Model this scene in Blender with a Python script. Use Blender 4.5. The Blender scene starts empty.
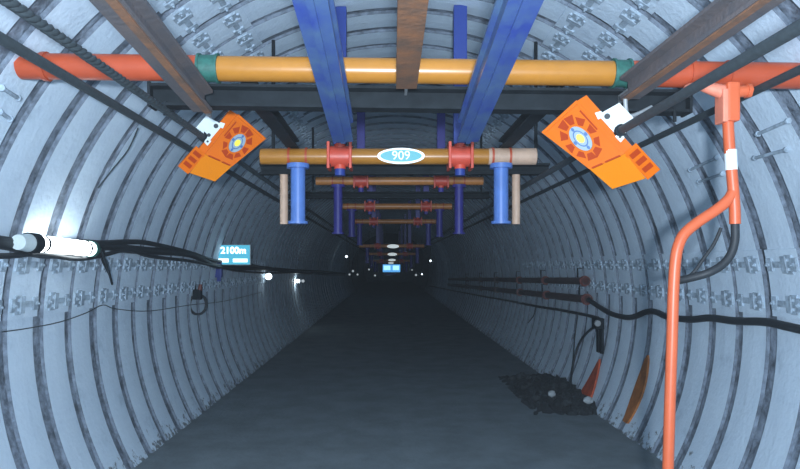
import bpy, bmesh, math, random
from mathutils import Vector, Matrix
random.seed(7)
SC = bpy.context.scene
COL = SC.collection
PI = math.pi

# ------------------------------------------------------------------ camera, world, lights, exposure
CAMZ, F = 1.6, 650.0
VPX, VPY = 388.0, 265.0
cd = bpy.data.cameras.new('camera')
cd.sensor_width = 36.0
cd.lens = F / 800.0 * 36.0
cd.shift_x = (400 - VPX) / 800.0
cd.shift_y = (VPY - 234.5) / 800.0
cd.clip_start = 0.05
cam = bpy.data.objects.new('camera', cd)
cam.location = (0, 0, CAMZ)
cam.rotation_euler = (PI / 2, 0, 0)
COL.objects.link(cam)
SC.camera = cam

w = bpy.data.worlds.new('world')
SC.world = w
w.use_nodes = True
w.node_tree.nodes['Background'].inputs[0].default_value = (0.48, 0.72, 0.92, 1)
w.node_tree.nodes['Background'].inputs[1].default_value = 1.7  # raised as added soft fill, entering the open tunnel end behind the camera

fl = bpy.data.lights.new('camera_flash', 'AREA')
fl.shape = 'DISK'
fl.size = 0.16
fl.energy = 330
fl.color = (0.74, 0.86, 1.0)
fo = bpy.data.objects.new('camera_flash', fl)
fo.location = (0.02, -0.70, 1.60)
fo.rotation_euler = (PI / 2 + math.radians(34), 0, 0)
COL.objects.link(fo)

vs = SC.view_settings
vs.view_transform = 'Standard'
vs.look = 'None'
vs.gamma = 1.0
vs.use_curve_mapping = False
vs.exposure = 0.14

# ------------------------------------------------------------------ helpers
def P(px, py, Y):
    s = F / Y
    return Vector(((px - VPX) / s, Y, CAMZ + (VPY - py) / s))

CX, CZ, R = 0.115, 1.17, 2.42
def wall_x(z, side, inset=0.0):
    return CX + side * math.sqrt(max(0.01, (R - inset) ** 2 - (z - CZ) ** 2))

def wallP(px, py, inset):
    """point on the left/right wall (inset from the arch faces) seen at a pixel"""
    side = -1 if px < VPX else 1
    Y = 6.0
    for _ in range(60):
        z = CAMZ + (VPY - py) * Y / F
        x = wall_x(min(max(z, -0.5), 3.3), side, inset)
        Y = 0.5 * Y + 0.5 * x * F / (px - VPX)
    return P(px, py, Y)

class MB:
    def __init__(s):
        s.v = []; s.f = []; s.sm = []; s.mi = []
    def add(s, vs_, fs, smooth=False, mi=None):
        o = len(s.v)
        s.v += [Vector(p) for p in vs_]
        for j, q in enumerate(fs):
            s.f.append([i + o for i in q]); s.sm.append(smooth); s.mi.append(mi[j] if mi else 0)
        return s
    def box(s, c, d, M=None, bev=0.0):
        x, y, z = d[0] / 2, d[1] / 2, d[2] / 2
        c = Vector(c)
        bm = bmesh.new()
        bmesh.ops.create_cube(bm, size=1.0, matrix=Matrix.Diagonal((2 * x, 2 * y, 2 * z, 1)))
        if bev > 0:
            bmesh.ops.bevel(bm, geom=bm.edges[:], offset=bev, segments=2, affect='EDGES', profile=0.6)
        bm.verts.index_update()
        M = M or Matrix.Identity(3)
        s.add([M @ v.co + c for v in bm.verts], [[v.index for v in f.verts] for f in bm.faces])
        bm.free()
        return s
    def prism(s, prof, axis_pts, up=(0, 0, 1), smooth=False, cap=True):
        """sweep a closed 2-D profile (side, up) along a polyline"""
        up = Vector(up); n = len(prof); rows = []
        pts = [Vector(p) for p in axis_pts]
        for i, p in enumerate(pts):
            a = pts[max(i - 1, 0)]; b = pts[min(i + 1, len(pts) - 1)]
            t = (b - a).normalized()
            sd = t.cross(up).normalized(); u = sd.cross(t).normalized()
            rows.append([p + sd * q[0] + u * q[1] for q in prof])
        fs = []
        for i in range(len(rows) - 1):
            for k in range(n):
                k2 = (k + 1) % n
                fs.append([i * n + k, i * n + k2, (i + 1) * n + k2, (i + 1) * n + k])
        s.add([p for r in rows for p in r], fs, smooth)
        if cap:
            for r in (rows[0], rows[-1]):
                s.add(r, [list(range(n))])
        return s
    def tube(s, pts, r, n=12, cap=True, smooth_path=0):
        pts = [Vector(p) for p in pts]
        if smooth_path:
            if isinstance(r, (list, tuple)):
                n0 = len(pts)
                r = [r[i] + (r[i + 1] - r[i]) * j / smooth_path for i in range(n0 - 1) for j in range(smooth_path)] + [r[-1]]
            pts = catmull(pts, smooth_path)
        rows = []
        t0 = (pts[1] - pts[0]).normalized()
        ref = Vector((0, 0, 1)) if abs(t0.z) < 0.9 else Vector((1, 0, 0))
        sd = t0.cross(ref).normalized()
        for i, p in enumerate(pts):
            a = pts[max(i - 1, 0)]; b = pts[min(i + 1, len(pts) - 1)]
            t = (b - a).normalized()
            sd = (sd - t * sd.dot(t)).normalized()
            u = t.cross(sd)
            rr = r[i] if isinstance(r, (list, tuple)) else r
            rows.append([p + (sd * math.cos(2 * PI * k / n) + u * math.sin(2 * PI * k / n)) * rr for k in range(n)])
        fs = []
        for i in range(len(rows) - 1):
            for k in range(n):
                k2 = (k + 1) % n
                fs.append([i * n + k, i * n + k2, (i + 1) * n + k2, (i + 1) * n + k])
        s.add([p for q in rows for p in q], fs, True)
        if cap:
            s.add(rows[0], [list(range(n))]); s.add(rows[-1], [list(range(n))])
        return s
    def cyl(s, a, b, r, n=16):
        return s.tube([a, b], r, n)
    def ibeam(s, a, b, h, wd, tf=0.012, tw=0.012):
        """I section whose bottom flange underside runs a->b"""
        W, T = wd / 2, tw / 2
        pr = [(-W, 0), (W, 0), (W, tf), (T, tf * 1.6), (T, h - tf * 1.6), (W, h - tf), (W, h), (-W, h), (-W, h - tf), (-T, h - tf * 1.6), (-T, tf * 1.6), (-W, tf)]
        a, b = Vector(a), Vector(b)
        n = max(2, int((b - a).length / 0.4))
        return s.prism(pr, [a.lerp(b, i / n) for i in range(n + 1)])
    def ring(s, r0, r1, a0, a1, y0, y1, n=40):
        """solid arc slab between two radii in the tunnel's cross-section plane"""
        rows = []
        for i in range(n + 1):
            a = a0 + (a1 - a0) * i / n
            c, q = math.cos(a), math.sin(a)
            rows.append([Vector((c * r, y, q * r)) for r, y in ((r0, y0), (r0, y1), (r1, y1), (r1, y0))])
        fs = []
        for i in range(n):
            for k in range(4):
                k2 = (k + 1) % 4
                fs.append([i * 4 + k, i * 4 + k2, i * 4 + 4 + k2, i * 4 + 4 + k])
        s.add([p for q in rows for p in q], fs)
        s.add(rows[0], [[0, 1, 2, 3]]); s.add(rows[-1], [[0, 1, 2, 3]])
        return s
    def mesh(s, name, m):
        me = bpy.data.meshes.new(name)
        me.from_pydata([tuple(p) for p in s.v], [], s.f)
        me.polygons.foreach_set('use_smooth', s.sm)
        bm = bmesh.new(); bm.from_mesh(me)
        bmesh.ops.recalc_face_normals(bm, faces=bm.faces[:])
        bm.to_mesh(me); bm.free()
        for x in (m if isinstance(m, tuple) else (m,)): me.materials.append(x)
        me.polygons.foreach_set('material_index', s.mi)
        return me
    def build(s, name, m, parent=None, local=False):
        off = Vector((0, 0, 0))
        if parent is not None and not local:
            q = parent
            while q is not None:
                off += Vector(q.location); q = q.parent
        s.v = [p - off for p in s.v]
        o = bpy.data.objects.new(name, s.mesh(name, m))
        COL.objects.link(o)
        if parent is not None: o.parent = parent
        return o

def catmull(pts, k):
    out = []
    for i in range(len(pts) - 1):
        p0 = pts[max(i - 1, 0)]; p1 = pts[i]; p2 = pts[i + 1]; p3 = pts[min(i + 2, len(pts) - 1)]
        for j in range(k):
            t = j / k
            out.append(0.5 * ((2 * p1) + (p2 - p0) * t + (2 * p0 - 5 * p1 + 4 * p2 - p3) * t * t + (3 * p1 - p0 - 3 * p2 + p3) * t ** 3))
    out.append(pts[-1])
    return out

def empty(name, loc, label, cat, group=None, rot=None):
    o = bpy.data.objects.new(name, None)
    o.location = loc
    o.empty_display_size = 0.1
    COL.objects.link(o)
    return tag(o, label, cat, group)

def tag(o, label, cat, group=None, kind=None):
    o['label'] = label; o['category'] = cat
    if group: o['group'] = group
    o['kind'] = kind or 'thing'
    return o

def struct(o):
    o['kind'] = 'structure'
    return o

def copy_tree(o, parent=None):
    c = o.copy(); COL.objects.link(c)
    if parent is not None: c.parent = parent
    for ch in list(o.children): copy_tree(ch, c)
    return c

def text_mesh(name, txt, size, M, m, parent, extrude=0.002, offset=0.0, sx=1.0):
    cu = bpy.data.curves.new(name, 'FONT')
    cu.body = txt; cu.size = size; cu.extrude = extrude; cu.offset = offset
    cu.align_x = 'CENTER'; cu.align_y = 'CENTER'
    t = bpy.data.objects.new(name, cu); COL.objects.link(t)
    dg = bpy.context.evaluated_depsgraph_get()
    me = bpy.data.meshes.new_from_object(t.evaluated_get(dg))
    bpy.data.objects.remove(t)
    me.transform(M @ Matrix.Diagonal((sx, 1, 1, 1)))
    me.materials.clear(); me.materials.append(m); me.name = name
    o = bpy.data.objects.new(name, me); COL.objects.link(o)
    o.parent = parent
    return o

# ------------------------------------------------------------------ materials
def mat(name, col, rough=0.5, metal=0.0, noise=0.0, nscale=8.0, dark=None, bump=0.0, bscale=40.0, emit=None, es=0.0, spec=0.5):
    m = bpy.data.materials.new(name); m.use_nodes = True
    nt = m.node_tree; b = nt.nodes['Principled BSDF']
    b.inputs['Base Color'].default_value = (*col, 1)
    b.inputs['Roughness'].default_value = rough
    b.inputs['Metallic'].default_value = metal
    b.inputs['Specular IOR Level'].default_value = spec
    geo = nt.nodes.new('ShaderNodeNewGeometry')
    if noise > 0:
        n = nt.nodes.new('ShaderNodeTexNoise'); n.inputs['Scale'].default_value = nscale
        n.inputs['Detail'].default_value = 6; n.inputs['Roughness'].default_value = 0.65
        nt.links.new(geo.outputs['Position'], n.inputs['Vector'])
        rp = nt.nodes.new('ShaderNodeValToRGB')
        rp.color_ramp.elements[0].position = 0.35; rp.color_ramp.elements[1].position = 0.65
        d = dark or tuple(c * (1 - noise) for c in col)
        rp.color_ramp.elements[0].color = (*d, 1); rp.color_ramp.elements[1].color = (*col, 1)
        nt.links.new(n.outputs['Fac'], rp.inputs['Fac'])
        nt.links.new(rp.outputs['Color'], b.inputs['Base Color'])
    if bump > 0:
        n2 = nt.nodes.new('ShaderNodeTexNoise'); n2.inputs['Scale'].default_value = bscale; n2.inputs['Detail'].default_value = 4
        nt.links.new(geo.outputs['Position'], n2.inputs['Vector'])
        bp = nt.nodes.new('ShaderNodeBump'); bp.inputs['Strength'].default_value = bump; bp.inputs['Distance'].default_value = 0.02
        nt.links.new(n2.outputs['Fac'], bp.inputs['Height'])
        nt.links.new(bp.outputs['Normal'], b.inputs['Normal'])
    if emit:
        b.inputs['Emission Color'].default_value = (*emit, 1)
        b.inputs['Emission Strength'].default_value = es
    return m

def arch_paint():
    """whitewash over steel, speckled with grime, and mud splashed along the feet"""
    m = mat('whitewashed_steel', (0.60, 0.66, 0.70), 0.75, 0, bump=0.25, bscale=30)
    nt = m.node_tree; b = nt.nodes['Principled BSDF']
    geo = nt.nodes.new('ShaderNodeNewGeometry')
    n = nt.nodes.new('ShaderNodeTexNoise'); n.inputs['Scale'].default_value = 3.2; n.inputs['Detail'].default_value = 9; n.inputs['Roughness'].default_value = 0.72
    nt.links.new(geo.outputs['Position'], n.inputs['Vector'])
    rp = nt.nodes.new('ShaderNodeValToRGB')
    e = rp.color_ramp.elements
    e[0].position = 0.30; e[0].color = (0.45, 0.55, 0.64, 1)
    e[1].position = 0.42; e[1].color = (0.58, 0.69, 0.79, 1)
    x = e.new(0.7); x.color = (0.64, 0.75, 0.84, 1)
    nt.links.new(n.outputs['Fac'], rp.inputs['Fac'])
    n3 = nt.nodes.new('ShaderNodeTexNoise'); n3.inputs['Scale'].default_value = 14; n3.inputs['Detail'].default_value = 6; n3.inputs['Roughness'].default_value = 0.7
    nt.links.new(geo.outputs['Position'], n3.inputs['Vector'])
    sp = nt.nodes.new('ShaderNodeSeparateXYZ'); nt.links.new(geo.outputs['Position'], sp.inputs[0])
    mr = nt.nodes.new('ShaderNodeMapRange'); mr.inputs[1].default_value = 0.0; mr.inputs[2].default_value = 0.45; mr.inputs[3].default_value = 0.12; mr.inputs[4].default_value = -0.3
    nt.links.new(sp.outputs[2], mr.inputs[0])
    ad = nt.nodes.new('ShaderNodeMath'); ad.operation = 'ADD'
    nt.links.new(n3.outputs['Fac'], ad.inputs[0]); nt.links.new(mr.outputs[0], ad.inputs[1])
    st = nt.nodes.new('ShaderNodeMapRange'); st.inputs[1].default_value = 0.58; st.inputs[2].default_value = 0.66
    nt.links.new(ad.outputs[0], st.inputs[0])
    mx = nt.nodes.new('ShaderNodeMixRGB'); mx.inputs['Color2'].default_value = (0.16, 0.18, 0.19, 1)
    nt.links.new(st.outputs[0], mx.inputs['Fac']); nt.links.new(rp.outputs['Color'], mx.inputs['Color1'])
    nt.links.new(mx.outputs['Color'], b.inputs['Base Color'])
    return m

M_ARCH = arch_paint()
M_SIDE = mat('grimy_shaded_rib_flank', (0.24, 0.29, 0.36), 0.9, 0, 0.6, 14, bump=0.5)  # darker than the rib face: grime plus shade put into the colour
M_CLAMP = mat('whitewashed_clamp', (0.43, 0.53, 0.62), 0.7, 0, 0.5, 16, bump=0.3)
M_LINER = mat('rough_lagging', (0.27, 0.32, 0.39), 0.95, 0, 0.7, 11, bump=0.9, bscale=22)
M_FLOOR = mat('concrete_floor', (0.20, 0.235, 0.25), 0.92, 0, 0.25, 2.5, bump=0.35, bscale=26, spec=0.15)
M_YEL = mat('yellow_orange_paint', (0.45, 0.185, 0.024), 0.3, 0, 0.15, 6)
M_ORG = mat('dull_orange_paint', (0.62, 0.24, 0.06), 0.35, 0, 0.25, 9)
M_PINK = mat('scuffed_pinkish_paint', (0.60, 0.40, 0.28), 0.5, 0, 0.2, 14)
M_RED = mat('red_orange_paint', (0.48, 0.075, 0.025), 0.4, 0, 0.15, 6)
M_CLRED = mat('clamp_red_paint', (0.68, 0.085, 0.045), 0.4, 0, 0.15, 10)
M_GREEN = mat('green_paint', (0.03, 0.14, 0.11), 0.5, 0, 0.4, 30)
M_BLUE = mat('blue_paint', (0.035, 0.065, 0.28), 0.33, 0, 0.35, 4.5, dark=(0.085, 0.15, 0.26))
M_HANG = mat('hanger_blue_paint', (0.02, 0.05, 0.27), 0.45, 0, 0.15, 9)
M_POST = mat('light_blue_paint', (0.10, 0.21, 0.55), 0.4, 0, 0.15, 9)
M_PURP = mat('violet_blue_paint', (0.05, 0.045, 0.30), 0.45, 0, 0.2, 9)
M_STEEL = mat('dark_steel', (0.018, 0.023, 0.027), 0.8, 0.0, 0.4, 10, spec=0.15)
M_RUST = mat('rusty_steel', (0.13, 0.105, 0.10), 0.75, 0.1, 0.6, 5, dark=(0.085, 0.085, 0.095), bump=0.2)
M_RUST2 = mat('brown_rust_steel', (0.30, 0.13, 0.06), 0.7, 0.1, 0.6, 9, dark=(0.15, 0.09, 0.06), bump=0.2)
M_GREY = mat('grey_steel', (0.35, 0.37, 0.38), 0.5, 0.3, 0.3, 12)
M_ROPE = mat('tarred_rope', (0.035, 0.048, 0.055), 0.7, 0.0, 0.3, 40)
M_BLACK = mat('black_rubber', (0.018, 0.022, 0.026), 0.6)
M_CASE = mat('orange_plastic', (0.60, 0.12, 0.003), 0.5, 0, 0.08, 10, spec=0.1)
M_CASED = mat('orange_recess', (0.33, 0.035, 0.003), 0.6, spec=0.1)
M_CASEL = mat('amber_plastic', (0.62, 0.175, 0.004), 0.5, spec=0.1)
M_WHITE = mat('white_enamel', (0.62, 0.70, 0.70), 0.5, 0, 0.1, 20)
M_EMB = mat('emblem_grey', (0.22, 0.29, 0.33), 0.5)
M_EMBB = mat('emblem_blue', (0.03, 0.10, 0.25), 0.5)
M_EMBY = mat('emblem_yellow', (0.85, 0.75, 0.05), 0.4)
M_STAND = mat('standpipe_orange', (0.68, 0.13, 0.045), 0.4, 0, 0.1, 8)
M_SADDLE = mat('saddle_salmon', (0.85, 0.26, 0.16), 0.5, 0, 0.15, 20)
M_TAPE = mat('white_tape', (0.85, 0.88, 0.88), 0.5)
M_SIGNW = mat('sign_white', (0.8, 0.85, 0.85), 0.4, emit=(0.85, 0.97, 1.0), es=0.45)  # weak glow added so the sign plates outshine their surroundings
M_SIGNT = mat('sign_teal', (0.12, 0.42, 0.46), 0.4, emit=(0.12, 0.5, 0.55), es=0.12)  # slight glow added to the teal sign face too
M_LCDB = mat('lit_screen_teal', (0.05, 0.3, 0.4), 0.4, emit=(0.06, 0.36, 0.50), es=0.9)
M_LCDW = mat('lit_screen_white', (0.8, 0.9, 0.95), 0.4, emit=(0.85, 0.97, 1.0), es=1.6)
M_FARB = mat('lit_panel_blue', (0.05, 0.2, 0.5), 0.4, emit=(0.10, 0.40, 0.85), es=0.9)
M_FARW = mat('lit_panel_pale', (0.5, 0.8, 1), 0.4, emit=(0.35, 0.75, 1.0), es=1.2)
M_TUBE = mat('lit_tube', (1, 1, 1), 0.4, emit=(0.88, 0.97, 1.0), es=9.0)
M_GLOW = mat('small_lit_lens', (1, 1, 1), 0.4, emit=(0.8, 0.93, 1.0), es=2.5)
M_DIMGLOW = mat('dim_lit_lens', (1, 1, 1), 0.4, emit=(0.8, 0.93, 1.0), es=0.35)
M_BOXB = mat('navy_plastic', (0.02, 0.04, 0.22), 0.5)
M_DIRT = mat('coal_dirt', (0.04, 0.048, 0.052), 0.95, 0, 0.5, 20, bump=0.8)
M_STONE = mat('pale_stone', (0.42, 0.46, 0.48), 0.9, 0, 0.3, 30)
M_PIPEB = mat('brown_pipe', (0.095, 0.062, 0.058), 0.5, 0.0, 0.3, 15)
M_FLRED = mat('flange_red', (0.17, 0.045, 0.035), 0.5, 0, 0.3, 20)
M_WEDGER = mat('red_orange_board', (0.55, 0.09, 0.03), 0.7, 0, 0.5, 10)
M_WEDGEO = mat('amber_board', (0.50, 0.17, 0.04), 0.7, 0, 0.45, 10)

# ------------------------------------------------------------------ setting
YB, YE = -1.2, 62.0  # tunnel left open close behind the camera to admit the world fill
RL = R + 0.025
A_FLOOR = math.asin(-CZ / RL)
def liner(name, a0, a1, n):
    m = MB(); rows = []; ny = 10
    for j in range(ny + 1):
        y = YB + (YE - YB) * j / ny
        for i in range(n + 1):
            a = a0 + (a1 - a0) * i / n
            rows.append(Vector((CX + RL * math.cos(a), y, CZ + RL * math.sin(a))))
    k = n + 1
    fs = [[j * k + i, j * k + i + 1, (j + 1) * k + i + 1, (j + 1) * k + i] for j in range(ny) for i in range(n)]
    m.add(rows, fs, True)
    return struct(m.build(name, M_LINER))
liner('wall_right', A_FLOOR - 0.02, math.radians(50), 24)
liner('ceiling', math.radians(50), math.radians(130), 32)
liner('wall_left', math.radians(130), PI - A_FLOOR + 0.02, 24)
m = MB(); m.add([(-2.4, YB, 0), (2.6, YB, 0), (2.6, YE, 0), (-2.4, YE, 0)], [[0, 1, 2, 3]])
struct(m.build('floor', M_FLOOR))
m = MB(); m.box((CX, YE + 0.05, 1.8), (5.4, 0.1, 4.2)); struct(m.build('wall_back', M_LINER))

# ------------------------------------------------------------------ steel arches
PITCH = 0.40
Y0 = 5.285 - 9 * PITCH
FW, BW, DP = 0.296, 0.304, 0.022        # face width, base width, section depth
def seg(m, a0, a1, dr=0.0, wf=1.0, n=36):
    prof = [(-BW / 2 * wf, DP), (-FW / 2 * wf - 0.002, 0.006), (-FW / 2 * wf + 0.006, 0), (0, -0.003),
            (FW / 2 * wf - 0.006, 0), (FW / 2 * wf + 0.002, 0.006), (BW / 2 * wf, DP)]
    k = len(prof); rows = []
    for i in range(n + 1):
        a = a0 + (a1 - a0) * i / n
        for (y, d) in prof:
            r = R + dr + d
            rows.append(Vector((r * math.cos(a), y, CZ + r * math.sin(a))))
    fs = []
    for i in range(n):
        for q in range(k):
            q2 = (q + 1) % k
            fs.append([i * k + q, i * k + q2, (i + 1) * k + q2, (i + 1) * k + q])
    m.add(rows, fs, False, [1 if q in (0, 1, k - 2) else 0 for i in range(n) for q in range(k)])  # near bevel takes the dark flank colour to hide its bright edge
    m.add(rows[:k], [list(range(k))]); m.add(rows[-k:], [list(range(k))])
    return m
def mir(m):
    c = MB(); c.v = [Vector((-p.x, p.y, p.z)) for p in m.v]; c.f = [list(q) for q in m.f]; c.sm = list(m.sm); c.mi = list(m.mi); return c
D = math.radians
AF = math.asin(-CZ / R)
JL, JU = D(7.5), D(58)                  # the two overlap joints of each side
HALF = D(5.2)
def clamp_mb(a):
    """strap plate with a scalloped ear plate on the near edge"""
    m = MB()
    c = Vector((math.cos(a), 0, math.sin(a))); t = Vector((-math.sin(a), 0, math.cos(a))); y = Vector((0, 1, 0))
    Mx = Matrix((c, y, t)).transposed()
    o = Vector((0, 0, CZ)) + c * (R - 0.018)
    m.box(o, (0.012, 0.30, 0.040), Mx, 0.003)
    for s in (-1, 1):
        m.box(o + y * s * 0.124 - c * 0.002, (0.016, 0.060, 0.085), Mx, 0.004)
    m.box(o - y * 0.03 - c * 0.004, (0.014, 0.05, 0.11), Mx, 0.004)
    m.box(o + t * 0.05 - y * 0.075, (0.012, 0.07, 0.022), Mx, 0.003)
    m.box(o - t * 0.05 - y * 0.075, (0.012, 0.07, 0.022), Mx, 0.003)
    return m
def bolt_mb(a, s):
    m = MB()
    c = Vector((math.cos(a), 0, math.sin(a)))
    o = Vector((0, s * 0.128, CZ)) + c * (R - 0.027)
    m.tube([o, o - c * 0.011], 0.016, 6); m.tube([o - c * 0.011, o - c * 0.022], 0.007, 8)
    return m
def sleeve_mb(a):
    m = MB()
    seg(m, a - HALF, a + HALF, -0.014, 1.17, 8)
    return m
def make_arch():
    e = empty('steel_arch', (CX, 0, 0), 'x', 'tunnel arch')
    leg = seg(MB(), AF, JL + HALF, 0, 1.0, 22)
    sh = seg(MB(), JL - HALF, JU + HALF, -0.006, 0.985, 26)
    cr = seg(MB(), JU - HALF, PI - JU + HALF, 0, 1.0, 30)
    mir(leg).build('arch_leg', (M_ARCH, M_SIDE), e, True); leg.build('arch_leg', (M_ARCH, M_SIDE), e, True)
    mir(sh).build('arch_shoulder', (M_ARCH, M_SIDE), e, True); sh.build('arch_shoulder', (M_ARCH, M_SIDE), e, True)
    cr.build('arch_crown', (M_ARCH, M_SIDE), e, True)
    for a in (JL, JU):
        for flip in (False, True):
            sl = sleeve_mb(a)
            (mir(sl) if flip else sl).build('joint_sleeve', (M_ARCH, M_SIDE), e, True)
            for d in (-0.055, 0.05):
                cl = clamp_mb(a + d)
                co = (mir(cl) if flip else cl).build('clamp', M_CLAMP, e, True)
                for s in (-1, 1):
                    bo = bolt_mb(a + d, s)
                    (mir(bo) if flip else bo).build('bolt', M_CLAMP, co, True)
    return e
ORD = ['first', 'second', 'third', 'fourth', 'fifth', 'sixth', 'seventh', 'eighth', 'ninth', 'tenth', 'eleventh', 'twelfth', 'thirteenth', 'fourteenth', 'fifteenth', 'sixteenth', 'seventeenth']
NA = 97
ys = [Y0 + PITCH * i for i in range(NA)]
G1, G2, G3, G4 = 3.25, 4.9, 8.0, 11.1
def arch_label(y):
    if y < G1:
        k = len([q for q in ys if y < q < G1])
        return 'whitewashed steel arch rib, %s one nearer the camera than the red and yellow pipe beam' % ORD[k]
    if y < G2:
        k = len([q for q in ys if G1 < q < y])
        return 'whitewashed steel arch rib, %s one past the red and yellow pipe beam' % ORD[k]
    if y < G3:
        k = len([q for q in ys if G2 < q < y])
        return 'whitewashed steel arch rib, %s one past the pipe beam with the 909 sign' % ORD[k]
    if y < G4:
        k = len([q for q in ys if G3 < q < y])
        return 'whitewashed steel arch rib, %s one past the second clamped pipe beam in the gloom' % ORD[k]
    return 'dim steel arch rib far down the tunnel, fading into the dark'
a0 = make_arch()
mfar = MB()
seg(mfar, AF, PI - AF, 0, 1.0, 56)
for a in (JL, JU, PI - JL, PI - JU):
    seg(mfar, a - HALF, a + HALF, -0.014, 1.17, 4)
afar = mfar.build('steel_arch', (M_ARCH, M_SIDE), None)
tag(afar, 'x', 'tunnel arch')
nnear = len([y for y in ys if y < 12.0])
for i, y in enumerate(ys):
    jit = (random.uniform(-0.006, 0.006), random.uniform(-0.012, 0.012), 0)
    if i < nnear:
        o = a0 if i == 0 else copy_tree(a0)
    else:
        o = afar if i == nnear else copy_tree(afar)
    o.location = (CX + jit[0], y + jit[1], 0)
    o.rotation_euler = (0, 0, random.uniform(-0.004, 0.004))
    o['label'] = arch_label(y)
    o['group'] = 'steel arch ribs lining the tunnel' if y < G4 else 'steel arch ribs deep in the dark'

# short tie rods bridging neighbouring ribs on the shoulders
tie_px = [((620, 187), (652, 170), 'grey steel tie rod on the right ribs just beyond the orange lamp hood'),
          ((690, 170), (716, 158), 'grey tie rod on the right ribs left of the white pole tape, upper of two'),
          ((699, 182), (722, 174), 'grey tie rod on the right ribs left of the white pole tape, lower of two'),
          ((758, 134), (788, 121), 'grey steel tie rod on the right ribs beside the salmon pole head'),
          ((755, 158), (786, 150), 'grey steel tie rod on the right ribs right of the white pole tape'),
          ((2, 88), (18, 98), 'grey steel tie rod on the left ribs below the red pipe end'),
          ((0, 112), (10, 119), 'grey steel tie rod low at the left picture edge')]
for a, b, lb in tie_px:
    pa, pb = wallP(*a, 0.025), wallP(*b, 0.025)
    mm = MB(); mm.tube([pa, pb], 0.011, 8); mm.tube([pa.lerp(pb, -0.03), pa.lerp(pb, 0.02)], 0.018, 6); mm.tube([pa.lerp(pb, .98), pa.lerp(pb, 1.03)], 0.018, 6)
    tag(mm.build('tie_rod', M_CLAMP), lb, 'tie rod', 'tie rods between the ribs')

# ------------------------------------------------------------------ first crossbeam: painted pipe and I-beam
def zc(x): return 2.571 - 0.0125 * x
def pp(x, y=G1): return Vector((x, y, zc(x)))
g = empty('pipe_crossbeam', (0, G1, 2.571), 'long painted roof pipe, red ends and yellow middle, spanning the tunnel from wall to wall', 'crossbeam')
def seg_pipe(x0, x1, r, m, nm, lb=None, n=24):
    mm = MB(); mm.tube([pp(x0), pp(x1)], r, n); o = mm.build(nm, m, g)
    if lb: o['label'] = lb
    return o
xl = lambda px: (px - VPX) * G1 / F
seg_pipe(xl(21), xl(200), 0.064, M_RED, 'pipe_section', 'red left pipe section')
seg_pipe(xl(218), xl(613), 0.062, M_YEL, 'pipe_section', 'yellow middle pipe section')
seg_pipe(xl(628), wall_x(2.545, 1, -0.02), 0.064, M_RED, 'pipe_section', 'red right pipe section')
for x0, x1 in ((200, 218), (613, 628)):
    o = seg_pipe(xl(x0), xl(x1), 0.067, M_GREEN, 'coupling', 'dark green coupling')
    for x in (x0, x1):
        mm = MB(); mm.tube([pp(xl(x) - 0.006), pp(xl(x) + 0.006)], 0.074, 20); mm.build('coupling_rim', M_GREEN, o)
for px_ in (46, 690):                   # saddle straps
    mm = MB(); mm.tube([pp(xl(px_) - 0.012), pp(xl(px_) + 0.012)], 0.072, 20); mm.build('strap', M_RED, g)

g = empty('steel_crossbeam', (0, G1 + 0.06, 2.45), 'dark steel I-beam directly under the red and yellow roof pipe', 'crossbeam')
IB = lambda x: Vector((x, G1 + 0.06, zc(x) - 0.183))
mm = MB(); mm.ibeam(IB(-1.20), IB(1.52), 0.112, 0.10, 0.014); mm.build('beam', M_STEEL, g)
for x in (-1.20, 1.52):
    mm = MB(); mm.box(IB(x) + Vector((0, 0, 0.056)), (0.014, 0.11, 0.125), None, 0.003); mm.build('end_plate', M_STEEL, g)
for x in (-1.12, 1.44):      # U-bolts hanging under the flange
    q = IB(x)
    mm = MB(); mm.tube([q + Vector((0, -0.045, 0.02)), q + Vector((0, -0.045, -0.05))], 0.009, 8); mm.build('hanging_bolt', M_STEEL, g)

# ------------------------------------------------------------------ roof rails and blue beams
def rail(name, a, b, h, wd, m, lb, cat, grp, bracket=True, strip=0):
    a, b = Vector(a), Vector(b)
    e = empty(name, b, lb, cat, grp)
    mm = MB(); mm.ibeam(a, b, h, wd, 0.016, 0.016); mm.build('beam', m, e)
    if bracket:
        mm = MB(); mm.box((b.x, b.y + 0.06, b.z + 0.03), (0.012, 0.16, 0.05)); mm.build('coupling_plate', M_GREY, e)
    if strip:
        dx = strip * (wd / 2 - 0.022)
        mm = MB(); mm.prism([(-0.016, -0.007), (0.016, -0.007), (0.016, 0.001), (-0.016, 0.001)], [a + Vector((dx, 0, 0)), b + Vector((dx, 0, 0))]); o = mm.build('running_strip', M_RUST2, e); o['label'] = 'rust brown running strip'
    t = a.lerp(b, 0.12)
    for s in (-1, 1):
        top = Vector((t.x + s * 0.04, t.y, CZ + math.sqrt((R - 0.005) ** 2 - (t.x + s * 0.04 - CX) ** 2)))
        mm = MB(); mm.cyl(t + Vector((s * 0.04, 0, h - 0.005)), top, 0.010, 8); mm.build('hanger_rod', M_STEEL, e)
    return e
rail('monorail_beam', (-0.796, 1.0, 2.416), (-0.90, 3.16, 2.343), 0.11, 0.092, M_RUST, 'grey brown rusty I-beam rail overhead on the left, above the left orange lamp', 'rail', 'rusty roof rails', strip=1)
rail('monorail_beam', (1.264, 1.0, 2.479), (1.175, 3.16, 2.406), 0.11, 0.092, M_RUST, 'grey brown rusty I-beam rail overhead on the right, above the right orange lamp', 'rail', 'rusty roof rails', strip=-1)
rail('monorail_beam', (0.072, 1.0, 2.44), (0.088, 3.1, 2.44), 0.10, 0.098, M_RUST2, 'rust brown rail overhead in the middle between the two blue beams', 'rail', 'rusty roof rails')
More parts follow.
